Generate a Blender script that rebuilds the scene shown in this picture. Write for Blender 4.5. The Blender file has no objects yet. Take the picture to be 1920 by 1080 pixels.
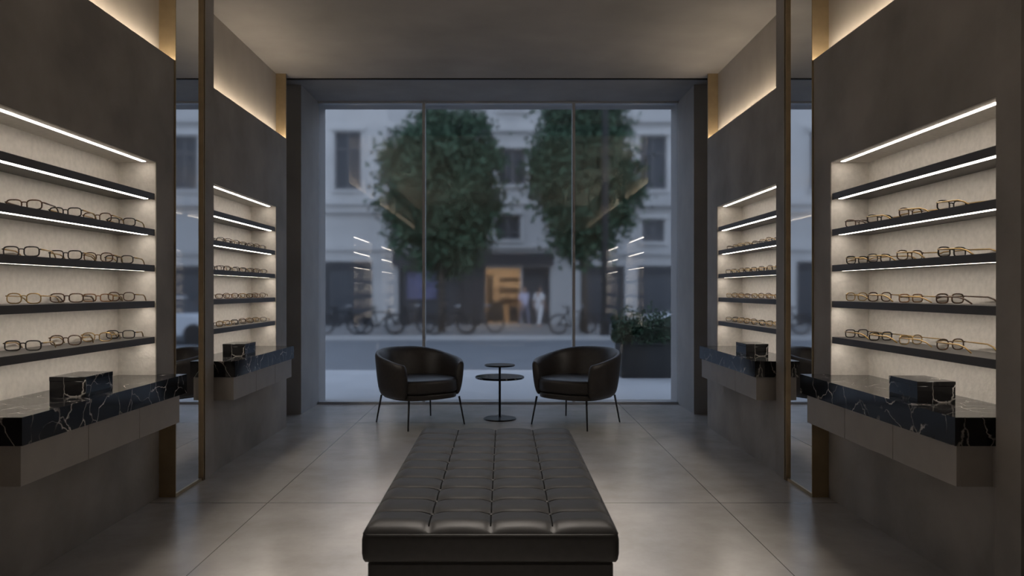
import bpy, bmesh, math, random
from mathutils import Vector, Matrix
random.seed(7)
S = bpy.context.scene
C = S.collection
PI = math.pi

# ------------------------------------------------------------------ helpers
def bx(bm, x0, x1, y0, y1, z0, z1):
    if x0 > x1: x0, x1 = x1, x0
    if y0 > y1: y0, y1 = y1, y0
    if z0 > z1: z0, z1 = z1, z0
    v = [bm.verts.new(p) for p in ((x0,y0,z0),(x1,y0,z0),(x1,y1,z0),(x0,y1,z0),(x0,y0,z1),(x1,y0,z1),(x1,y1,z1),(x0,y1,z1))]
    for f in ((0,3,2,1),(4,5,6,7),(0,1,5,4),(1,2,6,5),(2,3,7,6),(3,0,4,7)):
        bm.faces.new([v[i] for i in f])

def box(*a):
    bm = bmesh.new(); bx(bm, *a); return bm

def tube(bm, pts, r, seg=8, closed=False, r1=None):
    pts = [Vector(p) for p in pts]
    n = len(pts); rings = []
    for i, p in enumerate(pts):
        if closed: t = pts[(i+1) % n] - pts[i-1]
        else: t = pts[min(i+1, n-1)] - pts[max(i-1, 0)]
        t.normalize()
        up = Vector((0,0,1)) if abs(t.z) < .9 else Vector((0,1,0))
        a = t.cross(up).normalized(); b = a.cross(t).normalized()
        rr = r if r1 is None else r + (r1-r)*i/(n-1)
        rings.append([bm.verts.new(p + a*rr*math.cos(2*PI*k/seg) + b*rr*math.sin(2*PI*k/seg)) for k in range(seg)])
    m = n if closed else n-1
    for i in range(m):
        A, B = rings[i], rings[(i+1) % n]
        for k in range(seg):
            bm.faces.new((A[k], A[(k+1)%seg], B[(k+1)%seg], B[k]))
    if not closed:
        bm.faces.new(rings[0][::-1]); bm.faces.new(rings[-1])

def lathe(bm, prof, seg=40, cx=0, cy=0):
    rings = []
    for r, z in prof:
        if r < 1e-6: rings.append([bm.verts.new((cx,cy,z))])
        else: rings.append([bm.verts.new((cx+r*math.cos(2*PI*k/seg), cy+r*math.sin(2*PI*k/seg), z)) for k in range(seg)])
    for A, B in zip(rings, rings[1:]):
        for k in range(seg):
            k2 = (k+1) % seg
            if len(A) == 1 and len(B) == 1: continue
            if len(A) == 1: bm.faces.new((A[0], B[k2], B[k]))
            elif len(B) == 1: bm.faces.new((A[k], A[k2], B[0]))
            else: bm.faces.new((A[k], A[k2], B[k2], B[k]))

def prism(bm, outline, z0, z1):
    a = [bm.verts.new((x,y,z0)) for x, y in outline]; b = [bm.verts.new((x,y,z1)) for x, y in outline]
    n = len(a)
    bm.faces.new(a[::-1]); bm.faces.new(b)
    for i in range(n): bm.faces.new((a[i], a[(i+1)%n], b[(i+1)%n], b[i]))

def obj(name, bm, m, parent=None, smooth=False, bevel=0, sub=0, seg=2, loc=None):
    bmesh.ops.recalc_face_normals(bm, faces=bm.faces[:])
    me = bpy.data.meshes.new(name); bm.to_mesh(me); bm.free()
    me.materials.append(m)
    if smooth:
        for p in me.polygons: p.use_smooth = True
    o = bpy.data.objects.new(name, me); C.objects.link(o)
    if parent: o.parent = parent
    if loc: o.location = loc
    if bevel:
        b = o.modifiers.new('Bevel', 'BEVEL'); b.width = bevel; b.segments = seg; b.limit_method = 'ANGLE'; b.angle_limit = .6
    if sub:
        b = o.modifiers.new('Sub', 'SUBSURF'); b.levels = sub; b.render_levels = sub
    return o

def tag(o, label, cat, group=None, kind=None):
    o['label'] = label; o['category'] = cat
    if group: o['group'] = group
    if kind: o['kind'] = kind
    return o

def thing(name, label, cat, loc=(0,0,0), rotz=0, group=None):
    o = bpy.data.objects.new(name, None); C.objects.link(o)
    o.empty_display_size = .1
    o.location = loc; o.rotation_euler = (0,0,rotz)
    return tag(o, label, cat, group)

def struct(name, bm, m, parent=None, **k):
    o = obj(name, bm, m, parent, **k)
    o['kind'] = 'structure'
    return o

def dup(o, loc=None, rotz=None, label=None, parent=None):
    c = o.copy(); C.objects.link(c)
    if parent: c.parent = parent
    if loc is not None: c.location = loc
    if rotz is not None: c.rotation_euler = (0,0,rotz)
    if label: c['label'] = label
    for ch in list(o.children): dup(ch, parent=c)
    return c

def cells(u0, u1, v0, v1, holes):
    us = sorted({u0, u1, *[h[i] for h in holes for i in (0,1)]}); vs = sorted({v0, v1, *[h[i] for h in holes for i in (2,3)]})
    us = [u for u in us if u0 <= u <= u1]; vs = [v for v in vs if v0 <= v <= v1]
    out = []
    for a, b in zip(us, us[1:]):
        run = None
        for c, d in zip(vs, vs[1:]):
            mu, mv = (a+b)/2, (c+d)/2
            if any(h[0] < mu < h[1] and h[2] < mv < h[3] for h in holes):
                if run: out.append((a,b,run[0],run[1])); run = None
            else: run = (run[0], d) if run else (c, d)
        if run: out.append((a,b,run[0],run[1]))
    return out

# ------------------------------------------------------------------ materials
def base_mat(name):
    m = bpy.data.materials.new(name); m.use_nodes = True
    nt = m.node_tree; return m, nt, nt.nodes['Principled BSDF']

def mat(name, col, rough=.6, metal=0, var=.12, scale=5, bump=0, bscale=60, detail=6, rvar=0, spec=.5):
    m, nt, p = base_mat(name)
    N = nt.nodes.new; L = nt.links.new
    tc = N('ShaderNodeTexCoord'); nz = N('ShaderNodeTexNoise'); nz.inputs['Scale'].default_value = scale; nz.inputs['Detail'].default_value = detail
    L(tc.outputs['Object'], nz.inputs['Vector'])
    cr = N('ShaderNodeValToRGB')
    cr.color_ramp.elements[0].position = .3; cr.color_ramp.elements[1].position = .7
    cr.color_ramp.elements[0].color = (*[c*(1-var) for c in col], 1); cr.color_ramp.elements[1].color = (*[min(1, c*(1+var)) for c in col], 1)
    L(nz.outputs['Fac'], cr.inputs['Fac']); L(cr.outputs['Color'], p.inputs['Base Color'])
    p.inputs['Roughness'].default_value = rough; p.inputs['Metallic'].default_value = metal
    p.inputs['Specular IOR Level'].default_value = spec
    if bump:
        n2 = N('ShaderNodeTexNoise'); n2.inputs['Scale'].default_value = bscale; n2.inputs['Detail'].default_value = 5
        L(tc.outputs['Object'], n2.inputs['Vector'])
        b = N('ShaderNodeBump'); b.inputs['Strength'].default_value = bump; b.inputs['Distance'].default_value = .01
        L(n2.outputs['Fac'], b.inputs['Height']); L(b.outputs['Normal'], p.inputs['Normal'])
    return m

def emis(name, col, strength):
    m = bpy.data.materials.new(name); m.use_nodes = True
    nt = m.node_tree; nt.nodes.clear()
    e = nt.nodes.new('ShaderNodeEmission'); e.inputs['Color'].default_value = (*col, 1); e.inputs['Strength'].default_value = strength
    o = nt.nodes.new('ShaderNodeOutputMaterial'); nt.links.new(e.outputs[0], o.inputs['Surface'])
    return m

def glass(name, refl, tint, haze=None):
    m = bpy.data.materials.new(name); m.use_nodes = True
    nt = m.node_tree; nt.nodes.clear(); N = nt.nodes.new; L = nt.links.new
    if haze:
        t = N('ShaderNodeBsdfRefraction'); t.inputs['IOR'].default_value = haze[0]; t.inputs['Roughness'].default_value = haze[1]
    else:
        t = N('ShaderNodeBsdfTransparent')
    t.inputs['Color'].default_value = (*tint, 1)
    g = N('ShaderNodeBsdfGlossy'); g.inputs['Roughness'].default_value = 0
    lw = N('ShaderNodeFresnel'); lw.inputs['IOR'].default_value = 1.5
    ad = N('ShaderNodeMath'); ad.operation = 'ADD'; ad.inputs[1].default_value = refl; ad.use_clamp = True
    if haze: ad.inputs[0].default_value = .04
    else: L(lw.outputs[0], ad.inputs[0])
    mx = N('ShaderNodeMixShader'); L(ad.outputs[0], mx.inputs[0]); L(t.outputs[0], mx.inputs[1]); L(g.outputs[0], mx.inputs[2])
    o = N('ShaderNodeOutputMaterial'); L(mx.outputs[0], o.inputs['Surface'])
    return m

def marble():
    m, nt, p = base_mat('black_marble'); N = nt.nodes.new; L = nt.links.new
    tc = N('ShaderNodeTexCoord')
    nz = N('ShaderNodeTexNoise'); nz.inputs['Scale'].default_value = 3.0; nz.inputs['Detail'].default_value = 6
    L(tc.outputs['Object'], nz.inputs['Vector'])
    mixv = N('ShaderNodeMix'); mixv.data_type = 'VECTOR'; mixv.inputs['Factor'].default_value = .28
    L(tc.outputs['Object'], mixv.inputs[4]); L(nz.outputs['Color'], mixv.inputs[5])
    vo = N('ShaderNodeTexVoronoi'); vo.feature = 'DISTANCE_TO_EDGE'; vo.inputs['Scale'].default_value = 8.5
    L(mixv.outputs[1], vo.inputs['Vector'])
    cr = N('ShaderNodeValToRGB'); cr.color_ramp.elements[0].color = (1,1,1,1); cr.color_ramp.elements[1].color = (0,0,0,1)
    cr.color_ramp.elements[0].position = 0.0; cr.color_ramp.elements[1].position = .024
    L(vo.outputs['Distance'], cr.inputs['Fac'])
    n2 = N('ShaderNodeTexNoise'); n2.inputs['Scale'].default_value = 6; L(tc.outputs['Object'], n2.inputs['Vector'])
    c2 = N('ShaderNodeValToRGB'); c2.color_ramp.elements[0].position = .39; c2.color_ramp.elements[1].position = .66
    L(n2.outputs['Fac'], c2.inputs['Fac'])
    mu = N('ShaderNodeMath'); mu.operation = 'MULTIPLY'; L(cr.outputs['Color'], mu.inputs[0]); L(c2.outputs['Color'], mu.inputs[1])
    mc = N('ShaderNodeMix'); mc.data_type = 'RGBA'
    mc.inputs[6].default_value = (.007,.007,.008,1); mc.inputs[7].default_value = (.70,.65,.60,1)
    L(mu.outputs[0], mc.inputs['Factor']); L(mc.outputs[2], p.inputs['Base Color'])
    p.inputs['Roughness'].default_value = .10; p.inputs['Specular IOR Level'].default_value = .28
    return m

def floor_mat():
    m, nt, p = base_mat('polished_concrete_tiles'); N = nt.nodes.new; L = nt.links.new
    tc = N('ShaderNodeTexCoord'); sp = N('ShaderNodeSeparateXYZ'); L(tc.outputs['Object'], sp.inputs[0])
    def line(sock, off, wd):
        a = N('ShaderNodeMath'); a.operation = 'ADD'; a.inputs[1].default_value = off; L(sock, a.inputs[0])
        b = N('ShaderNodeMath'); b.operation = 'PINGPONG'; b.inputs[1].default_value = 1.46; L(a.outputs[0], b.inputs[0])
        c = N('ShaderNodeMath'); c.operation = 'LESS_THAN'; c.inputs[1].default_value = wd; L(b.outputs[0], c.inputs[0]); return c
    lx = line(sp.outputs['X'], 1.46, .003); ly = line(sp.outputs['Y'], -4.82, .0045)
    mxm = N('ShaderNodeMath'); mxm.operation = 'MAXIMUM'; L(lx.outputs[0], mxm.inputs[0]); L(ly.outputs[0], mxm.inputs[1])
    nz = N('ShaderNodeTexNoise'); nz.inputs['Scale'].default_value = 1.9; nz.inputs['Detail'].default_value = 10; nz.inputs['Roughness'].default_value = .66
    L(tc.outputs['Object'], nz.inputs['Vector'])
    cr = N('ShaderNodeValToRGB'); cr.color_ramp.elements[0].position = .25; cr.color_ramp.elements[1].position = .75
    cr.color_ramp.elements[0].color = (.30,.28,.264,1); cr.color_ramp.elements[1].color = (.48,.455,.434,1)
    L(nz.outputs['Fac'], cr.inputs['Fac'])
    mc = N('ShaderNodeMix'); mc.data_type = 'RGBA'; mc.inputs[7].default_value = (.11,.10,.09,1)
    L(mxm.outputs[0], mc.inputs['Factor']); L(cr.outputs['Color'], mc.inputs[6]); L(mc.outputs[2], p.inputs['Base Color'])
    p.inputs['Roughness'].default_value = .24; p.inputs['Specular IOR Level'].default_value = .6
    return m

M = {}
M['concrete'] = mat('dark_plaster', (.25,.231,.217), .7, var=.24, scale=2.2, bump=.25, bscale=14, detail=10)
M['pier'] = mat('grey_concrete', (.27,.265,.265), .7, var=.1, scale=2.5, bump=.06, bscale=18)
M['ceiling'] = mat('ceiling_concrete', (.32,.302,.285), .8, var=.13, scale=1.6, bump=.1, bscale=6, detail=9)
M['cove'] = mat('cove_plaster', (.38,.345,.305), .8, var=.06, scale=4)
M['stone'] = mat('pale_niche_stone', (.66,.625,.575), .7, var=.08, scale=34, bump=.14, bscale=80, detail=9)
M['floor'] = floor_mat()
M['marble'] = marble()
M['shelf'] = mat('dark_grey_metal_shelf', (.085,.079,.076), .45, var=.08, metal=.2)
M['drawer'] = mat('taupe_lacquer', (.26,.238,.22), .5, var=.06, scale=8)
M['bronze'] = mat('brushed_bronze', (.37,.285,.175), .42, metal=.65, var=.1, scale=12)
M['mirror'] = mat('mirror_silver', (.88,.89,.90), .01, metal=1, var=0)
M['black'] = mat('black_metal', (.015,.015,.016), .35, metal=.6, var=.1)
M['frame_grey'] = mat('window_aluminium', (.42,.43,.45), .4, metal=.4, var=.05)
M['leather'] = mat('charcoal_leather', (.0135,.013,.0128), .48, var=.15, scale=30, bump=.06, bscale=220, spec=.22)
M['leather2'] = mat('espresso_leather', (.025,.021,.019), .44, var=.2, scale=30, bump=.06, bscale=220)
M['seam'] = mat('black_stitching', (.002,.002,.002), .8, var=.1, spec=.05)
M['glass'] = glass('hazy_window_glass', .07, (.985,.99,1.0), (1.03,.29))
M['lens'] = glass('spectacle_lens', .02, (.95,.94,.92))
M['led'] = emis('warm_led', (1,.90,.79), 14)
M['led_cove'] = emis('warm_cove_led', (1,.84,.64), 27)
M['f_black'] = mat('black_acetate', (.018,.015,.013), .3, var=.2)
M['f_tort'] = mat('tortoiseshell_acetate', (.075,.037,.017), .3, var=.75, scale=90)
M['f_honey'] = mat('honey_acetate', (.22,.105,.04), .3, var=.4, scale=70)
M['f_gold'] = mat('gold_wire', (.46,.31,.13), .32, metal=.9, var=.05)
M['pave'] = mat('pale_paving', (.37,.378,.39), .8, var=.07, scale=1.5)
M['road'] = mat('asphalt', (.135,.145,.16), .75, var=.1, scale=2)
M['fpave'] = mat('far_paving', (.20,.198,.20), .8, var=.1, scale=1)
M['stucco'] = mat('pale_stucco', (.49,.488,.485), .85, var=.08, scale=1)
M['stucco2'] = mat('grey_stucco', (.42,.422,.425), .85, var=.08, scale=1)
M['shopdark'] = mat('dark_shop_paint', (.028,.031,.040), .5, var=.1)
M['pane'] = mat('dark_window_pane', (.03,.037,.05), .3, var=.1)
M['wframe'] = mat('grey_window_frame', (.14,.14,.15), .5, var=.1)
M['leaf'] = mat('tree_leaves', (.047,.088,.054), .7, var=.35, scale=1.0, spec=.2)
M['hedge'] = mat('hedge_leaves', (.024,.048,.026), .6, var=.4, scale=6, spec=.2)
M['bark'] = mat('bark', (.06,.05,.042), .9, var=.3, scale=8)
M['dkgreen'] = mat('dark_planter_metal', (.012,.014,.016), .6, var=.1, spec=.3)
M['skin'] = mat('skin', (.45,.28,.21), .6, var=.05)
M['hair'] = mat('dark_hair', (.03,.02,.015), .6, var=.2)
M['lilac'] = mat('lilac_cloth', (.55,.53,.68), .8, var=.06)
M['white'] = mat('white_cloth', (.85,.84,.86), .8, var=.05)
M['slate'] = mat('slate_cloth', (.16,.165,.22), .8, var=.1)
M['carpaint'] = mat('pale_car_paint', (.45,.48,.52), .3, var=.02)
M['rubber'] = mat('rubber', (.010,.010,.011), .7, var=.1)
M['warm'] = mat('warm_shop_wall', (.46,.37,.28), .7, var=.35, scale=2.4)
M['poster'] = mat('violet_poster', (.11,.115,.21), .5, var=.5, scale=2.4)

# ------------------------------------------------------------------ room shell
CEIL = 3.55; BAY = 3.65
WALL = 2.12; BASE = 2.22; OUT = 2.60
COVE = 2.90
NB = 2.36                      # niche back
NEAR = (3.12, 4.70); FAR = (5.60, 7.18)
NZ0, NZ1 = .72, 2.18
struct('floor', box(-OUT,OUT,-1.6,9.40,-.06,0), M['floor'])
bm = box(-OUT,OUT,-1.6,7.69,CEIL,CEIL+.2); struct('ceiling', bm, M['ceiling'])
struct('ceiling_bay', box(-OUT,OUT,7.69,9.40,BAY,BAY+.1), M['pier'])
struct('wall_back', box(-OUT,OUT,-1.7,-1.6,-.06,CEIL+.2), M['concrete'])
struct('trim_1', box(-2.2,2.2,7.665,7.69,CEIL-.012,CEIL), M['black'])

def sb(bm, s, a0, a1, *r): bx(bm, s*a0, s*a1, *r)
def wall_side(s, side):
    bm = bmesh.new()
    # plain stretch beside the camera
    sb(bm, s, WALL, OUT, -1.6, 2.94, 0, COVE); sb(bm, s, BASE, OUT, -1.6, 2.94, COVE, CEIL)
    # near display stretch (set back below the drawers)
    for (a,b,c,d) in cells(3.09, 4.95, .545, COVE, [(NEAR[0],NEAR[1],NZ0,NZ1)]): sb(bm, s, WALL, NB+.02, a, b, c, d)
    sb(bm, s, NB+.02, OUT, 3.09, 4.95, .545, COVE)
    sb(bm, s, BASE, OUT, 3.09, 4.95, 0, .545); 
    sb(bm, s, BASE, OUT, 4.95, 5.43, 0, CEIL)
    # far display stretch
    for (a,b,c,d) in cells(5.59, 7.52, .0, COVE, [(FAR[0],FAR[1],NZ0,NZ1)]): sb(bm, s, WALL, NB+.02, a, b, c, d)
    sb(bm, s, NB+.02, OUT, 5.59, 7.52, 0, COVE)
    sb(bm, s, 2.45, OUT, 7.52, 8.27, 0, BAY)
    w = struct('wall_'+side, bm, M['concrete'])
    bm = bmesh.new(); sb(bm, s, 2.10, OUT, 2.94, 3.09, 0, CEIL); sb(bm, s, 2.105, OUT, 5.43, 5.59, 0, CEIL)
    obj('pilaster', bm, M['concrete'], w)
    bm = bmesh.new(); sb(bm, s, BASE, OUT, 3.09, 4.95, COVE, CEIL); sb(bm, s, BASE, OUT, 5.59, 7.52, COVE, CEIL); obj('cove_recess', bm, M['cove'], w)
    for (y0, y1) in (NEAR, FAR):
        yc = (y0+y1)/2
        bm = bmesh.new()
        sb(bm, s, NB, NB+.02, y0, y1, NZ0+.12, NZ1)
        sb(bm, s, WALL+.004, NB, y0, y0+.005, NZ0+.12, NZ1); sb(bm, s, WALL+.004, NB, y1-.005, y1, NZ0+.12, NZ1)
        sb(bm, s, WALL+.004, NB, y0+.005, y1-.005, NZ1-.005, NZ1)
        obj('niche_lining', bm, M['stone'], w)
        bm = bmesh.new(); bx(bm, s*(WALL-2.15), s*(NB-2.15), y0-yc, y1-yc, 0, .12); obj('counter_slab_rear', bm, M['marble'], w, loc=(s*2.15, yc, .72))  # rear part of the marble counter slab, continuing into the niche
        bm = bmesh.new(); sb(bm, s, 2.165, 2.187, y0+.05, y1-.05, NZ1-.008, NZ1-.005); obj('niche_light', bm, M['led'], w)
    for (y0, y1) in ((-1.2,2.9),(3.12,4.92),(5.62,7.48)):
        bm = bmesh.new(); sb(bm, s, 2.145, 2.165, y0, y1, COVE, COVE+.012); obj('cove_light', bm, M['led_cove'], w)
    bm = bmesh.new(); sb(bm, s, WALL, BASE, 7.50, 7.52, COVE, CEIL); obj('bronze_return', bm, M['bronze'], w)
    bm = bmesh.new(); sb(bm, s, 2.175, OUT, 8.27, 9.40, 0, BAY); obj('window_pier', bm, M['pier'], w)
    return w
wall_side(-1, 'left'); wall_side(1, 'right')

# window: three tall panes, two mullions, head and sill
xs = (-2.17, -.89, .91, 2.17)
for i in range(3):
    w = struct('window_%d' % (i+1), box(xs[i]+.001, xs[i+1]-.001, 9.046, 9.058, .031, BAY-.021), M['glass'])
    if i < 2:
        obj('mullion', box(xs[i+1]-.017, xs[i+1]+.017, 8.95, 9.045, .03, BAY-.02), M['frame_grey'], w)
struct('trim_2', box(-2.17,2.17,9.0,9.10,0,.03), M['frame_grey'])
struct('trim_3', box(-2.17,2.17,9.0,9.10,BAY-.02,BAY), M['frame_grey'])

# ------------------------------------------------------------------ mirrors, counters, shelves
ORD = ['first','second','third','fourth','fifth','sixth','seventh']
SIDE = {-1:'left', 1:'right'}
SHZ = (1.98,1.755,1.53,1.305,1.08)
TH = .036
for s in (-1, 1):
    t = thing('wall_mirror', 'tall narrow bronze-framed mirror on the %s wall between its two eyewear niches' % SIDE[s], 'mirror', (s*2.16,5.19,0), 0, 'tall bronze-framed wall mirrors')
    def lb(bm, a0, a1, y0, y1, z0, z1): bx(bm, s*(a0-2.16), s*(a1-2.16), y0-5.19, y1-5.19, z0, z1)
    bm = bmesh.new()
    lb(bm, 2.13, BASE, 4.95, 5.42, 0, CEIL); lb(bm, 2.11, 2.13, 4.95, 4.958, 0, CEIL)
    lb(bm, 2.10, 2.13, 5.385, 5.392, 0, CEIL); lb(bm, 2.10, 2.13, 5.413, 5.42, 0, CEIL)
    lb(bm, 2.11, 2.13, 4.958, 5.385, 0, .022)
    obj('frame', bm, M['bronze'], t)
    bm = bmesh.new(); lb(bm, 2.112, 2.13, 5.392, 5.413, 0, CEIL); obj('frame_inset', bm, M['black'], t)
    bm = bmesh.new(); lb(bm, 2.118, 2.13, 4.958, 5.385, .022, CEIL-.002)
    obj('mirror_glass', bm, M['mirror'], t)

    for (y0, y1), far in ((NEAR, 0), (FAR, 1)):
        nich = '%s %s niche' % ('far' if far else 'near', SIDE[s])
        yc = (y0+y1)/2
        bm = bmesh.new()
        bx(bm, s*(1.95-2.15), s*(WALL-.0005-2.15), y0-yc+.001, y1-yc+(.0 if far else .05), 0, .12)
        t = thing('marble_countertop', 'white-veined black marble counter slab below the shelves of the %s' % nich, 'countertop', (s*2.15, yc, .72), 0, 'black marble counters')
        obj('slab', bm, M['marble'], t)
        t = thing('drawer_cabinet', 'taupe wall-hung drawer unit with three fronts under the %s counter' % nich.replace(' niche',''), 'cabinet', (s*2.05, yc, .545), 0, 'wall-hung drawer units')
        L0 = y0+.02-yc; L1 = y1-.02-yc
        bm = bmesh.new(); bx(bm, s*(1.985-2.05), s*(WALL-2.05), L0, L1, 0, .175); obj('body', bm, M['drawer'], t)
        w3 = (L1-L0)/3
        for k in range(3):
            bm = bmesh.new(); bx(bm, s*(1.967-2.05), s*(1.985-2.05), L0+k*w3+(.002 if k else 0), L0+(k+1)*w3-(.002 if k < 2 else 0), 0, .172)
            obj('drawer', bm, M['drawer'], t, bevel=.0015, seg=1)
        # marble block
        by = 6.15 if far else (3.85 if s < 0 else 3.66)
        hb = .10
        t = thing('marble_box', 'black marble lidded box standing on the %s counter' % nich.replace(' niche',''), 'box', (s*2.11, by, .84), 0, 'black marble boxes on the counters')
        obj('body', box(-.09,.09,-.13,.13,0,hb-.022), M['marble'], t, bevel=.0015)
        obj('lid', box(-.091,.091,-.131,.131,hb-.022,hb), M['marble'], t, bevel=.0015)
        # shelves
        for k, z in enumerate(SHZ):
            t = thing('display_shelf', '%s dark lit shelf %sin the %s' % (['topmost','second highest','middle','second lowest','lowest'][k], 'without glasses ' if k == 0 else 'carrying glasses ', nich), 'shelf', (s*2.25, yc, z-TH), 0, 'lit eyewear shelves')
            Y0 = y0+.006-yc; Y1 = y1-.006-yc
            bm = bmesh.new(); bx(bm, s*(2.13-2.25), s*(NB-.001-2.25), Y0, Y1, .0, TH); bx(bm, s*(2.13-2.25), s*(2.136-2.25), Y0, Y1, -.004, 0)
            obj('board', bm, M['shelf'], t)
            bm = bmesh.new(); bx(bm, s*(2.152-2.25), s*(2.18-2.25), Y0+.04, Y1-.04, -.002, 0); obj('led_strip', bm, M['led'], t)

# ------------------------------------------------------------------ glasses
def rim(cx, w, h, n, cz):
    pts = []
    for k in range(22):
        a = 2*PI*k/22; c, d = math.cos(a), math.sin(a)
        pts.append((cx+math.copysign(abs(c)**(2/n), c)*w/2, 0, cz+math.copysign(abs(d)**(2/n), d)*h/2*(1 if d > 0 else .95)))
    return pts
def make_glasses(label, w, h, n, r, fm, tm):
    t = thing('eyeglasses', label, 'glasses', (0,0,0), 0, 'eyeglasses on the lit shelves')
    cz = h/2+r; g = w/2+.010
    bm = bmesh.new()
    for s in (-1,1): tube(bm, rim(s*g, w, h, n, cz), r, 6, True)
    tube(bm, [(-.012,0,cz+h*.18),(-.005,-.002,cz+h*.27),(.005,-.002,cz+h*.27),(.012,0,cz+h*.18)], r*.9, 6)
    for s in (-1,1): tube(bm, [(s*(g+w/2-.002),0,cz+h*.25),(s*(g+w/2+.006),.004,cz+h*.25)], r, 6)
    obj('front_frame', bm, fm, t, smooth=True)
    for s in (-1,1):
        bm = bmesh.new(); vs = [bm.verts.new((x,y,z)) for x,y,z in rim(s*g, w-.002, h-.002, n, cz)]; bm.faces.new(vs)
        obj('lens', bm, M['lens'], t)
        bm = bmesh.new(); X = s*(g+w/2+.006); Z = cz+h*.25
        tube(bm, [(X,.004,Z),(X,.05,Z-.001),(X-s*.002,.12,Z-.003),(X-s*.004,.15,Z-.012),(X-s*.008,.178,.004)], r*1.05, 6)
        obj('temple', bm, tm, t, smooth=True)
    return t
protos = [
    ['black square', make_glasses('x', .058, .041, 3.4, .0031, M['f_black'], M['f_gold'])],
    ['tortoiseshell round', make_glasses('x', .055, .045, 2.7, .0030, M['f_tort'], M['f_gold'])],
    ['thin gold round', make_glasses('x', .056, .043, 2.7, .0025, M['f_gold'], M['f_gold'])],
    ['honey rectangular', make_glasses('x', .058, .037, 3.8, .0029, M['f_honey'], M['f_gold'])],
    ['dark tortoiseshell square', make_glasses('x', .058, .040, 3.2, .0031, M['f_tort'], M['f_tort'])],
]
used = set()
PICK = {0:[4,0,1,0], 1:[0,0,1,0], 2:[2,4,3,1], 3:[0,1,2,0]}
ROW = ['top stocked','second stocked','second lowest','lowest']
for s in (-1, 1):
    for far in (0, 1):
        ys = tuple(5.95+.178*q for q in range(7)) if far else ((3.57,3.92,4.23,4.48) if s < 0 else (3.56,3.93,4.25,4.53))
        for row in range(4):
            for k, y in enumerate(ys):
                idx = PICK[row][(k+far+(s > 0)) % 4]
                kind, p = protos[idx]
                n = len(ys)-1-k
                lab = '%s glasses, %s from the window on the %s shelf, %s %s niche' % (kind.replace('dark tortoiseshell','brown'), ORD[n], ROW[row], 'far' if far else 'near', SIDE[s])
                rz = (.20 if s < 0 else PI+.22) + random.uniform(-.08,.08)
                X = 2.235 + random.uniform(-.008,.008)
                yy = y + random.uniform(-.004,.004)
                sc = .90 if far else 1.14
                loc = (s*X, yy + (0 if s < 0 else .06), SHZ[row+1])
                if idx not in used:
                    used.add(idx); o = p; o.location = loc; o.rotation_euler = (0,0,rz); o['label'] = lab
                else:
                    o = dup(p, loc, rz, lab)
                o.scale = (sc,sc,sc)

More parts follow.
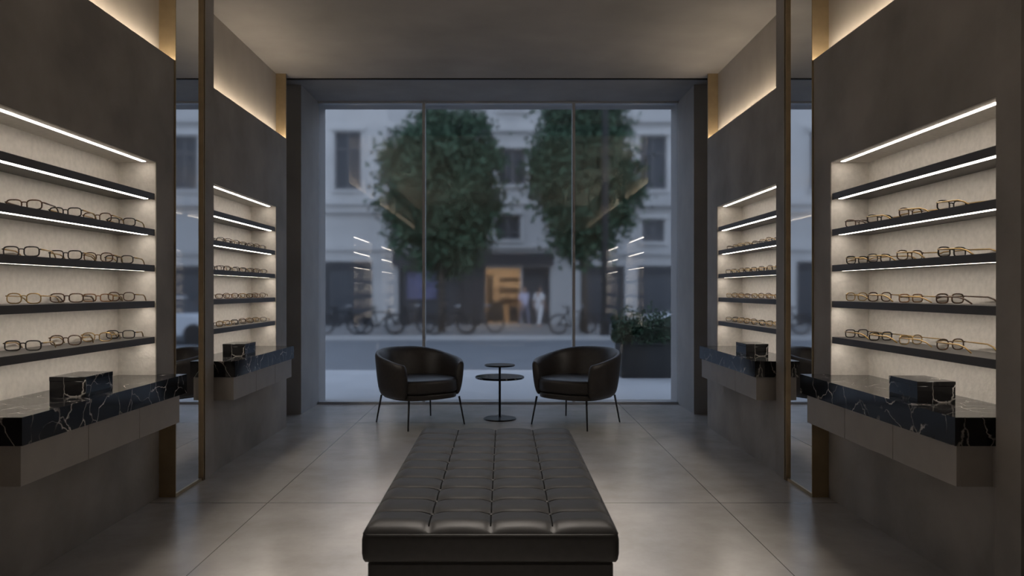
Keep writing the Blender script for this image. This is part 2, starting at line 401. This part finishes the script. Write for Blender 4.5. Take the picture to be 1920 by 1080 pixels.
# ------------------------------------------------------------------ tufted bench
def bench():
    t = thing('tufted_bench', 'long black leather bench with square quilted top in the middle of the floor', 'bench', (.010, 4.045, 0))
    W, Ln, nu, nv, q = 1.0, 2.10, 4, 11, 16
    ZT = .424
    def height(u, v):
        fu, fv = (u*nu) % 1, (v*nv) % 1
        pu = max(0,4*fu*(1-fu))**.45; pv = max(0,4*fv*(1-fv))**.45
        if u*nu < .5 or u*nu > nu-.5: pu = 1
        if v*nv < .5 or v*nv > nv-.5: pv = 1
        e = min(min(u,1-u)*W, min(v,1-v)*Ln)
        drop = .024*(1-min(1, e/.055))**2
        gu, gv = round(u*nu)/nu, round(v*nv)/nv
        inside = 0 < gu < 1 and 0 < gv < 1
        r2 = ((u-gu)*W)**2 + ((v-gv)*Ln)**2
        dim = .013*math.exp(-r2/.0010) if inside else 0
        return ZT + .018*pu*pv - drop - dim
    def ywarp(u, v):
        fu = (u*nu) % 1; gv = round(v*nv)/nv
        return (v-.5)*Ln + (-.010*math.sin(PI*fu)*math.exp(-((v-gv)*Ln)**2/.0016) if 0 < gv < 1 else 0)
    bm = bmesh.new(); NX, NY = nu*q, nv*q
    grid = [[bm.verts.new(((i/NX-.5)*W, ywarp(i/NX, j/NY), height(i/NX, j/NY))) for i in range(NX+1)] for j in range(NY+1)]
    for j in range(NY):
        for i in range(NX): bm.faces.new((grid[j][i], grid[j][i+1], grid[j+1][i+1], grid[j+1][i]))
    per = [grid[0][i] for i in range(NX)] + [grid[j][NX] for j in range(NY)] + [grid[NY][i] for i in range(NX, 0, -1)] + [grid[j][0] for j in range(NY, 0, -1)]
    prev = per
    for (dz, off) in ((ZT-.026,.009),(ZT-.048,.013),(.32,.013),(.295,.009),(.282,-.002)):
        ring = []
        for v in per:
            x, y = v.co.x, v.co.y
            ring.append(bm.verts.new((x + math.copysign(off, x)*(1 if abs(abs(x)-W/2) < .012 else 0), (y + math.copysign(off, y)) if abs(abs(y)-Ln/2) < .004 else y, dz)))
        for k in range(len(per)):
            bm.faces.new((prev[k], prev[(k+1)%len(per)], ring[(k+1)%len(per)], ring[k]))
        prev = ring
    bm.faces.new(prev)
    obj('cushion', bm, M['leather'], t, smooth=True)
    bm = bmesh.new()
    for k in range(1, nu):
        tube(bm, [((k/nu-.5)*W, ywarp(k/nu, j/NY), height(k/nu, j/NY)+.002) for j in range(2, NY-1)], .0032, 5)
    for k in range(1, nv):
        tube(bm, [((i/NX-.5)*W, ywarp(i/NX, k/nv), height(i/NX, k/nv)+.003) for i in range(1, NX)], .0042, 5)
    obj('seam', bm, M['seam'], t)
    for a in range(1, nu):
        for b in range(1, nv):
            bm = bmesh.new(); z = height(a/nu, b/nv)
            lathe(bm, [(0,-.004),(.012,-.003),(.013,.003),(.009,.008),(0,.010)], 12)
            obj('button', bm, M['leather'], t, smooth=True, loc=((a/nu-.5)*W, (b/nv-.5)*Ln, z))
    bm = bmesh.new(); a, b, z = W/2+.011, Ln/2+.011, ZT-.032
    rr = .03; pts = []
    for cx, cy, a0 in ((a-rr,b-rr,0),(-a+rr,b-rr,PI/2),(-a+rr,-b+rr,PI),(a-rr,-b+rr,1.5*PI)):
        for k in range(5): pts.append((cx+rr*math.cos(a0+k*PI/8), cy+rr*math.sin(a0+k*PI/8), z))
    tube(bm, pts, .005, 6, True); obj('piping', bm, M['leather'], t, smooth=True)
    obj('base', box(-W/2+.005,W/2-.005,-Ln/2+.005,Ln/2-.005,.07,.282), M['leather'], t, bevel=.015)
    for sx in (-1,1):
        for sy in (-1,1):
            obj('leg', box(sx*.43-.03,sx*.43+.03,sy*.97-.03,sy*.97+.03,0,.07), M['black'], t, bevel=.004)
bench()

# ------------------------------------------------------------------ tub armchairs
def se(phi, A, B, n=2.6):
    s, c = math.sin(phi), math.cos(phi)
    return A*math.copysign(abs(s)**(2/n), s), B*math.copysign(abs(c)**(2/n), c)
def armchair(label, loc, rz):
    t = thing('tub_armchair', label, 'armchair', loc, rz, 'leather tub armchairs by the window')
    A, B, pm = .43, .405, math.radians(133)
    N = 30; bm = bmesh.new(); rings = []
    for i in range(N+1):
        ph = -pm + 2*pm*i/N
        tt = abs(ph)/pm
        zt = .64 + .135*(.5+.5*math.cos(PI*min(1, tt*1.02)))**.65
        sec = ((.84,.280),(.925,.325),(.975,.44),(1.0,zt-.07),(1.005,zt-.032),(.98,zt-.004),(.92,zt),(.865,zt-.030),(.835,zt-.085),(.81,.52),(.79,.42),(.78,.33))
        ring = []
        for k, z in sec:
            x, y = se(ph, A*k, B*k)
            lean = .05*max(0, (z-.45)/.3)*max(0, math.cos(ph))
            ring.append(bm.verts.new((x, y+lean, z)))
        rings.append(ring)
    m = len(rings[0])
    for a, b in zip(rings, rings[1:]):
        for k in range(m): bm.faces.new((a[k], a[(k+1)%m], b[(k+1)%m], b[k]))
    bm.faces.new(rings[0]); bm.faces.new(rings[-1][::-1])
    obj('shell', bm, M['leather2'], t, smooth=True, sub=1)
    def outline(k, yf, n=44):
        o = []
        for i in range(n):
            x, y = se(2*PI*i/n, A*k, B*k, 3.0); o.append((x, max(y, yf)))
        out = []
        for p in o:
            if not out or (Vector(p)-Vector(out[-1])).length > 1e-4: out.append(p)
        return out
    bm = bmesh.new(); prism(bm, outline(.80, -.345), .278, .332); obj('seat_base', bm, M['leather2'], t, bevel=.012, smooth=False)
    bm = bmesh.new(); prism(bm, outline(.825, -.365), .334, .478); obj('seat_cushion', bm, M['leather2'], t, bevel=.038, seg=4, smooth=True)
    for sx in (-1,1):
        for sy in (-1,1):
            bm = bmesh.new(); tube(bm, [(sx*.295,sy*.285,.287),(sx*.33,sy*.33,0)], .0105, 10, r1=.0075); obj('leg', bm, M['black'], t, smooth=True)
armchair('dark leather tub armchair on the left of the small round table', (-.797, 7.72, 0), math.radians(37))
armchair('dark leather tub armchair on the right of the small round table', (.815, 7.72, 0), math.radians(-37))

# side table
t = thing('side_table', 'slim two-tier round pedestal table between the armchairs', 'table', (.026, 7.97, 0))
bm = bmesh.new(); lathe(bm, [(0,0),(.172,0),(.175,.006),(.17,.014),(.03,.022),(.018,.03),(0,.03)]); obj('base', bm, M['black'], t, smooth=False)
bm = bmesh.new(); lathe(bm, [(0,.03),(.0125,.03),(.0125,.565),(0,.565)], 16); obj('pole', bm, M['black'], t, smooth=True)
bm = bmesh.new(); lathe(bm, [(.0126,.435),(.255,.435),(.262,.441),(.262,.452),(.257,.457),(.0126,.457)]); obj('lower_top', bm, M['marble'], t)
bm = bmesh.new(); lathe(bm, [(0,.565),(.155,.565),(.163,.570),(.163,.578),(.159,.582),(0,.582)]); obj('upper_top', bm, M['black'], t)

# ------------------------------------------------------------------ street
struct('near_pavement', box(-40,40,9.40,13.0,-.5,-.03), M['pave'])
struct('near_kerb', box(-40,40,13.0,13.2,-.5,-.035), M['stucco2'])
struct('road', box(-40,40,13.2,24.8,-.6,-.27), M['road'])
struct('far_pavement', box(-40,40,25,38,-.6,-.15), M['fpave'])
struct('far_kerb', box(-40,40,24.8,25,-.6,-.14), M['stucco2'])

FY = 34.0; G = -.15
def building(name, label, x0, x1, top, wins, shops, m, door=None):
    xc = (x0+x1)/2
    t = thing(name, label, 'building', (xc, FY, G), 0, 'buildings across the street')
    holes = [(a-xc,b-xc,c-G,d-G) for a,b,c,d in wins] + [(a-xc,b-xc,0,d-G) for a,b,d in shops] + ([(door[0]-xc,door[1]-xc,0,door[2]-G)] if door else [])
    bm = bmesh.new()
    for a,b,c,d in cells(x0-xc, x1-xc, 0, top-G, holes): bx(bm, a, b, 0, .45, c, d)
    obj('wall', bm, m, t)
    for a,b,c,d in wins:
        a, b, c, d = a-xc, b-xc, c-G, d-G
        bm = bmesh.new(); f = .09
        bx(bm,a,a+f,.14,.26,c,d); bx(bm,b-f,b,.14,.26,c,d); bx(bm,a+f,b-f,.14,.26,c,c+f); bx(bm,a+f,b-f,.14,.26,d-f,d)
        bx(bm,(a+b)/2-.035,(a+b)/2+.035,.14,.26,c+f,d-f); bx(bm,a+f,b-f,.14,.26,d-.8,d-.74)
        w = obj('window', bm, M['wframe'], t); obj('pane', box(a+f,b-f,.2,.22,c+f,d-f), M['pane'], w)
        bm = bmesh.new(); bx(bm, a-.18, b+.18, -.14, 0, d+.05, d+.24); bx(bm, a-.12, b+.12, -.12, 0, c-.14, c-.02)
        bx(bm, a-.16, a-.02, -.05, 0, c-.02, d+.05); bx(bm, b+.02, b+.16, -.05, 0, c-.02, d+.05)
        obj('window_surround', bm, M['stucco'], w)
    for a,b,d in shops:
        a, b, d = a-xc, b-xc, d-G
        bm = bmesh.new(); f = .12
        bx(bm,a,a+f,.1,.3,0,d); bx(bm,b-f,b,.1,.3,0,d); bx(bm,a+f,b-f,.1,.3,0,.45); bx(bm,a+f,b-f,.1,.3,d-.35,d)
        n = max(1, int((b-a)/1.6))
        for k in range(1, n): x = a+(b-a)*k/n; bx(bm, x-.05, x+.05, .1, .3, .45, d-.35)
        w = obj('shop_window', bm, M['shopdark'], t); obj('pane', box(a+f,b-f,.2,.22,.45,d-.35), M['pane'], w)
    return t, xc
tl, xl = building('pale_town_house', 'pale rendered building with cornice band left of the trees, across the street', -22, -5.2, 13,
    [(-7.6,-6.4,5.98,8.6),(-11,-9.8,5.98,8.6),(-14.4,-13.2,5.98,8.6),(-7.6,-6.4,10,12),(-11,-9.8,10,12)],
    [(-8.1,-5.9,2.7),(-12.5,-9.2,2.7),(-17,-13.5,2.7)], M['stucco'])
bm = bmesh.new(); bx(bm,-22-xl,-5.2-xl,-.35,0,5.25-G,5.6-G); bx(bm,-22-xl,-5.2-xl,-.2,0,4.9-G,5.25-G); bx(bm,-22-xl,-5.2-xl,-.12,0,3.2-G,3.5-G); obj('cornice', bm, M['stucco'], tl)
tc_, xc_ = building('grey_town_house', 'grey rendered building with glowing shop doorway, across the street', -5.2, 2.9, 12.5,
    [(-4.3,-3.1,6.2,7.8),(-2.1,-.9,6.2,7.8),(-.1,1.1,6.2,7.8),(-2.3,-1.2,3.7,4.8),(-.25,.85,3.7,4.8),(-4.4,-3.3,3.7,4.8),(-.1,1.1,9.6,11.2),(-2.1,-.9,9.6,11.2)],
    [(-4.7,-1.75,2.45),(.95,2.2,2.45)], M['stucco2'], (-.72,.86,2.4))
bm = bmesh.new(); bx(bm,-4.95-xc_,2.35-xc_,-.25,0,2.5-G,3.08-G); obj('shop_fascia', bm, M['shopdark'], tc_)
bm = bmesh.new(); bx(bm,-1.75-xc_,-.72-xc_,-.05,0,0,2.5-G); obj('shop_panel', bm, M['shopdark'], tc_)
bm = bmesh.new(); bx(bm,-5.2-xc_,2.9-xc_,-.15,0,3.3-G,3.45-G); bx(bm,-5.2-xc_,2.9-xc_,-.12,0,5.3-G,5.5-G); bx(bm,-5.2-xc_,2.9-xc_,-.2,0,8.6-G,9.0-G); obj('cornice', bm, M['stucco'], tc_)
bm = bmesh.new(); bx(bm,-4.3-xc_,-2.95-xc_,.05,.10,1.0-G,2.2-G); obj('poster', bm, M['poster'], tc_)
# the lit shop behind the doorway
bm = bmesh.new()
X0, X1 = -2.2-xc_, 2.3-xc_
bx(bm,X0,X1,3.4,3.5,0,2.9); bx(bm,X0-.1,X0,.45,3.5,0,2.9); bx(bm,X1,X1+.1,.45,3.5,0,2.9); bx(bm,X0,X1,.45,3.5,2.9,3.0); bx(bm,X0,X1,.45,3.5,-.02,.01)
obj('shop_interior', bm, M['warm'], tc_)
bm = bmesh.new(); bx(bm,-.55-xc_,.1-xc_,2.2,2.7,.01,1.0); bx(bm,.35-xc_,.8-xc_,1.6,2.0,.01,.8); obj('shop_table', bm, M['shopdark'], tc_)
bm = bmesh.new()
for z in (1.1,1.6,2.1): bx(bm,-.1-xc_,.8-xc_,3.1,3.4,z,z+.06)
bx(bm,-.65-xc_,-.45-xc_,3.2,3.4,.0,2.3)
obj('shop_shelf', bm, M['shopdark'], tc_)
bm = bmesh.new(); bx(bm,-.5-xc_,.7-xc_,1.2,1.4,2.82,2.9); obj('shop_light', bm, emis('shop_glow', (1,.77,.53), 44), tc_)
tr, xr = building('corner_town_house', 'pale rendered building with tall windows right of the trees, across the street', 2.9, 22, 13,
    [(3.6,4.5,5.98,8.4),(6.3,7.5,5.98,8.4),(9.6,10.8,5.98,8.4),(13,14.2,5.98,8.4),(6.3,7.5,10,12),(9.6,10.8,10,12),(6.4,7.4,3.6,4.6),(4.0,4.9,3.6,4.6)],
    [(3.6,5.6,2.5),(6.2,8.6,2.5),(9.3,12.5,2.5)], M['stucco2'])
bm = bmesh.new(); bx(bm,2.9-xr,22-xr,-.3,0,5.2-G,5.55-G); bx(bm,2.9-xr,22-xr,-.12,0,3.0-G,3.25-G); bx(bm,2.9-xr,22-xr,-.2,0,9-G,9.3-G); obj('cornice', bm, M['stucco2'], tr)

# trees
def leaves(n, center, rad, size, rnd, clumps):
    bm = bmesh.new()
    cl = []
    while len(cl) < clumps:
        p = Vector((rnd.uniform(-1,1), rnd.uniform(-1,1), rnd.uniform(-1,1)))
        if p.length <= 1 and p.length > .3:
            cl.append(p)
    for i in range(n):
        c = rnd.choice(cl); q = Vector((rnd.gauss(0,.15), rnd.gauss(0,.14), rnd.gauss(0,.08)))
        p = c*.9+q
        pos = Vector((center[0]+p.x*rad[0], center[1]+p.y*rad[1], center[2]+p.z*rad[2]))
        a = Vector((rnd.gauss(0,1), rnd.gauss(0,1), rnd.gauss(0,1))).normalized()
        b = a.cross(Vector((rnd.gauss(0,1), rnd.gauss(0,1), rnd.gauss(0,1)))).normalized()
        l = size*rnd.uniform(.7,1.3); w = l*.62
        vs = [bm.verts.new(pos+a*l*.5), bm.verts.new(pos+b*w*.5), bm.verts.new(pos-a*l*.5), bm.verts.new(pos-b*w*.5)]
        bm.faces.new(vs)
    return bm
def tree(label, x, y, rad, cz, seed):
    rnd = random.Random(seed)
    t = thing('street_tree', label, 'tree', (x,y,G), 0, 'leafy street trees')
    bm = bmesh.new(); tube(bm, [(0,0,0),(.02,0,1.2),(-.03,.02,2.6),(0,0,4.2),(.03,0,6.5)], .15, 10, r1=.04)
    for k in range(7):
        a = rnd.uniform(0,2*PI); z = 2.4+k*.55
        tube(bm, [(0,0,z),(math.cos(a)*.5,math.sin(a)*.5,z+.5),(math.cos(a)*1.1,math.sin(a)*1.1,z+1.2)], .05, 6, r1=.015)
    obj('trunk', bm, M['bark'], t, smooth=True)
    obj('foliage', leaves(24000, (0,0,cz), rad, .22, rnd, 190), M['leaf'], t)
tree('leafy green street tree left of the lit shop doorway', -2.2, 27.5, (2.15,1.7,3.7), 5.4, 3)
tree('leafy green street tree right of the lit shop doorway', 3.05, 27.5, (2.0,1.7,3.7), 5.9, 5)

# lamp post
t = thing('street_lamp', 'dark slim street lamp post beside the right-hand tree', 'street lamp', (3.50, 25.15, G))
bm = bmesh.new(); lathe(bm, [(0,0),(.17,0),(.17,.5),(.12,.6),(.105,8.2),(0,8.2)], 16); obj('pole', bm, M['dkgreen'], t, smooth=False)
bm = bmesh.new(); tube(bm, [(0,0,8.0),(0,-.6,8.5),(0,-1.4,8.6)], .05, 8); obj('arm', bm, M['dkgreen'], t)
bm = bmesh.new(); prism(bm, [(-.12,-2.0),(.12,-2.0),(.15,-1.4),(-.15,-1.4)], 8.55, 8.67); obj('lamp_head', bm, M['dkgreen'], t, bevel=.02)

# planter
t = thing('planter', 'long dark planter box with leafy hedge on the pavement outside the window', 'planter', (2.76, 12.3, -.03))
bm = bmesh.new(); bx(bm,-.8,.8,-.36,.36,0,.52); bx(bm,-.83,.83,-.39,.39,.52,.58); obj('container', bm, M['dkgreen'], t, bevel=.01)
rnd = random.Random(9); bm = bmesh.new()
for i in range(9000):
    p = Vector((rnd.uniform(-.86,.86), rnd.uniform(-.44,.44), .56+abs(rnd.gauss(0,.19))))
    a = Vector((rnd.gauss(0,1), rnd.gauss(0,1), rnd.gauss(0,1))).normalized(); b = a.cross(Vector((rnd.gauss(0,1), rnd.gauss(0,1), rnd.gauss(0,1)))).normalized()
    l = .075; bm.faces.new([bm.verts.new(p+a*l*.5), bm.verts.new(p+b*l*.3), bm.verts.new(p-a*l*.5), bm.verts.new(p-b*l*.3)])
obj('hedge', bm, M['hedge'], t)

# bicycles
def make_bike(label):
    t = thing('bicycle', label, 'bicycle', (0,0,0), 0, 'parked bicycles across the street')
    bm = bmesh.new()
    bb = (-.05,0,.30); st = (-.18,0,.80); hd = (.36,0,.78); rw = (-.54,0,.36); fw = (.56,0,.36)
    for a, b in ((bb,st),(bb,hd),(st,hd),(rw,st),(rw,bb),(hd,fw),(hd,(.33,0,.95)),(st,(-.21,0,.92))): tube(bm, [a,b], .030, 6)
    obj('frame', bm, M['dkgreen'], t)
    for x in (-.54,.56):
        bm = bmesh.new(); tube(bm, [(x+.325*math.cos(2*PI*k/28),0,.36+.325*math.sin(2*PI*k/28)) for k in range(28)], .035, 6, True)
        for k in range(8): tube(bm, [(x,0,.36),(x+.33*math.cos(PI*k/4),0,.36+.33*math.sin(PI*k/4))], .004, 4)
        obj('wheel', bm, M['rubber'], t)
    bm = bmesh.new(); tube(bm, [(.2,-.28,.98),(.33,-.2,1.0),(.35,0,.96),(.33,.2,1.0),(.2,.28,.98)], .018, 6); obj('handlebar', bm, M['frame_grey'], t)
    bm = bmesh.new(); prism(bm, [(-.36,-.08),(-.36,.08),(-.2,.05),(-.08,.02),(-.08,-.02),(-.2,-.05)], .92, .97); obj('saddle', bm, M['rubber'], t, bevel=.015)
    return t
spots = [(-5.55,25.8,.1,'dark bicycle parked furthest left across the street'),
         (-4.2,25.7,-.12,'dark bicycle second from the left across the street'),
         (-3.25,26.6,.15,'dark bicycle parked just left of the left tree trunk'),
         (-1.75,25.7,.1,'dark bicycle parked at the foot of the left tree'),
         (-.75,26.7,.3,'dark bicycle parked between the left tree and the lit doorway'),
         (2.5,26.1,.3,'dark bicycle parked at the foot of the right tree')]
b0 = make_bike(spots[0][3])
for i, (x,y,r,l) in enumerate(spots):
    if i == 0: b0.location = (x,y,G); b0.rotation_euler = (0,0,r)
    else: dup(b0, (x,y,G), r, l)

# people
def skin_obj(name, nodes, edges, m, parent, root=0):
    names = list(nodes); me = bpy.data.meshes.new(name)
    me.from_pydata([nodes[n][0] for n in names], [(names.index(a), names.index(b)) for a, b in edges], [])
    me.materials.append(m)
    o = bpy.data.objects.new(name, me); C.objects.link(o); o.parent = parent
    md = o.modifiers.new('Skin', 'SKIN'); md.use_smooth_shade = True
    for i, n in enumerate(names):
        r = nodes[n][1]; d = me.skin_vertices[0].data[i]
        d.radius = r if isinstance(r, tuple) else (r, r); d.use_root = (i == root)
    sbm = o.modifiers.new('Sub', 'SUBSURF'); sbm.levels = 1; sbm.render_levels = 2
    return o
def person(label, loc, rz, top_m, leg_m, stride, skirt=False):
    t = thing('person', label, 'person', loc, rz, 'people on the far pavement')
    n = {'pel':((0,0,.93),.12),'sp':((0,.005,1.1),.11),'ch':((0,0,1.29),.125),'nk':((0,0,1.45),.05),'h1':((0,-.02,1.52),.07),'h2':((0,-.015,1.60),.088),'h3':((0,0,1.67),.06),'nose':((0,-.115,1.575),.014)}
    e = [('pel','sp'),('sp','ch'),('ch','nk'),('nk','h1'),('h1','h2'),('h2','h3'),('h2','nose')]
    for s, k in ((-1,'l'),(1,'r')):
        sw = s*stride
        n.update({'sh'+k:((s*.165,0,1.37),.058),'el'+k:((s*.215,.05+sw*.35,1.11),.04),'wr'+k:((s*.215,-.04+sw*.75,.89),.027),'pa'+k:((s*.21,-.06+sw*.8,.82),.032)})
        e += [('ch','sh'+k),('sh'+k,'el'+k),('el'+k,'wr'+k),('wr'+k,'pa'+k)]
        for q in range(4):
            n['f%d%s' % (q,k)] = ((s*.205,-.095+q*.022+sw*.82,.755-(.01 if q in (1,2) else 0)),.009); n['g%d%s' % (q,k)] = ((s*.195,-.095+q*.02+sw*.82,.715-(.01 if q in (1,2) else 0)),.008)
            e += [('pa'+k,'f%d%s' % (q,k)),('f%d%s' % (q,k),'g%d%s' % (q,k))]
        n['th'+k] = ((s*.20,-.12+sw*.8,.81),.009); e.append(('pa'+k,'th'+k))
        n.update({'hi'+k:((s*.09,0,.87),.088),'kn'+k:((s*.10,-.05-sw*.55,.49),.056),'an'+k:((s*.10,.02-sw*1.0,.09+max(0,-(-sw))*.12),.036),'to'+k:((s*.11,-.13-sw*1.0,.045+max(0,sw)*.05),.034)})
        e += [('pel','hi'+k),('hi'+k,'kn'+k),('kn'+k,'an'+k),('an'+k,'to'+k)]
    skin_obj('body', n, e, M['skin'], t)
    up = {}
    for key in ('sp','pel','ch'): up[key] = (n[key][0], n[key][1]+.022)
    up['nk'] = ((0,0,1.41), .07)
    ee = [('sp','pel'),('sp','ch'),('ch','nk')]
    for k in 'lr':
        for key in ('sh','el'): up[key+k] = (n[key+k][0], n[key+k][1]+.016)
        ee += [('ch','sh'+k),('sh'+k,'el'+k)]
    skin_obj('shirt', up, ee, top_m, t)
    lo = {'pel':(n['pel'][0], .135)}; ee = []
    for k in 'lr':
        lo['hi'+k] = (n['hi'+k][0], .105); lo['kn'+k] = (n['kn'+k][0], .07); lo['an'+k] = ((n['an'+k][0][0],n['an'+k][0][1],n['an'+k][0][2]+.02), .055)
        ee += [('pel','hi'+k),('hi'+k,'kn'+k),('kn'+k,'an'+k)]
    skin_obj('trousers', lo, ee, leg_m, t)
    hn = {'a':((0,.02,1.645),.10),'b':((0,.055,1.56),.085),'c':((0,.06,1.49),.05)}
    skin_obj('hair', hn, [('a','b'),('b','c')], M['hair'], t)
person('person in pale lilac top walking just right of the lit shop doorway', (.93,30.6,G), .5, M['lilac'], M['slate'], .22)
person('person in white top and pale trousers walking right of the lilac-topped person', (1.55,30.8,G), 2.4, M['white'], M['white'], .16)

# car
t = thing('car', 'pale hatchback car parked beyond the planter', 'car', (6.3, 23.4, -.27))
def prof(bm, pts, y0, y1):
    a = [bm.verts.new((x,y0,z)) for x,z in pts]; b = [bm.verts.new((x,y1,z)) for x,z in pts]; n = len(a)
    bm.faces.new(a); bm.faces.new(b[::-1])
    for i in range(n): bm.faces.new((a[i], b[i], b[(i+1)%n], a[(i+1)%n]))
bm = bmesh.new(); prof(bm, [(-2.0,.25),(-2.02,.6),(-1.9,.82),(-1.0,.95),(1.75,.98),(1.98,.8),(2.0,.25)], -.86, .86); obj('body', bm, M['carpaint'], t, bevel=.06, seg=3)
bm = bmesh.new(); prof(bm, [(-1.05,.93),(-.35,1.42),(1.2,1.46),(1.75,.96)], -.72, .72); cab = obj('cabin', bm, M['pane'], t, bevel=.04)
bm = bmesh.new(); prof(bm, [(-.42,1.40),(-.35,1.46),(1.2,1.50),(1.3,1.43)], -.74, .74); obj('roof', bm, M['carpaint'], cab, bevel=.02)
for x in (-1.25,1.25):
    for y in (-.78,.78):
        bm = bmesh.new(); seg = 24
        tube(bm, [(x,y-.1,.32),(x,y+.1,.32)], .32, seg); obj('wheel', bm, M['rubber'], t, bevel=.02)

# ------------------------------------------------------------------ lamps
def area(name, loc, rot, sx, sy, power, col, spread):
    l = bpy.data.lights.new(name, 'AREA'); l.shape = 'RECTANGLE'; l.size = sx; l.size_y = sy; l.energy = power; l.color = col; l.spread = math.radians(spread)
    o = bpy.data.objects.new(name, l); C.objects.link(o); o.location = loc; o.rotation_euler = rot; return o
area('unseen_ceiling_light', (0, 3.3, CEIL-.01), (0,0,0), 1.3, 4.0, 32, (1,.90,.80), 38)
area('unseen_ceiling_light', (0, -.3, CEIL-.01), (0,0,0), 3.0, 1.6, 40, (1,.91,.82), 70)  # added fill light above and behind the camera, no fixture known there

# ------------------------------------------------------------------ world and camera
w = bpy.data.worlds.new('dusk_sky'); S.world = w; w.use_nodes = True
nt = w.node_tree; bg = nt.nodes['Background']
tc = nt.nodes.new('ShaderNodeTexCoord'); sp = nt.nodes.new('ShaderNodeSeparateXYZ'); cr = nt.nodes.new('ShaderNodeValToRGB')
nt.links.new(tc.outputs['Generated'], sp.inputs[0]); nt.links.new(sp.outputs['Z'], cr.inputs['Fac']); nt.links.new(cr.outputs['Color'], bg.inputs['Color'])
cr.color_ramp.elements[0].color = (.58,.66,.79,1); cr.color_ramp.elements[1].color = (.38,.48,.66,1)
bg.inputs['Strength'].default_value = 1.8

S.view_settings.view_transform = 'Standard'
cam = bpy.data.cameras.new('camera'); co = bpy.data.objects.new('camera', cam); C.objects.link(co)
co.location = (.06, 0, 1.37); co.rotation_euler = (PI/2, 0, 0)
cam.lens = 26.25; cam.sensor_width = 36
cam.shift_x = (960-943)/1920; cam.shift_y = 5/1920
cam.clip_end = 200
cam.dof.use_dof = True; cam.dof.focus_distance = 4.7; cam.dof.aperture_fstop = 2.8
S.camera = co
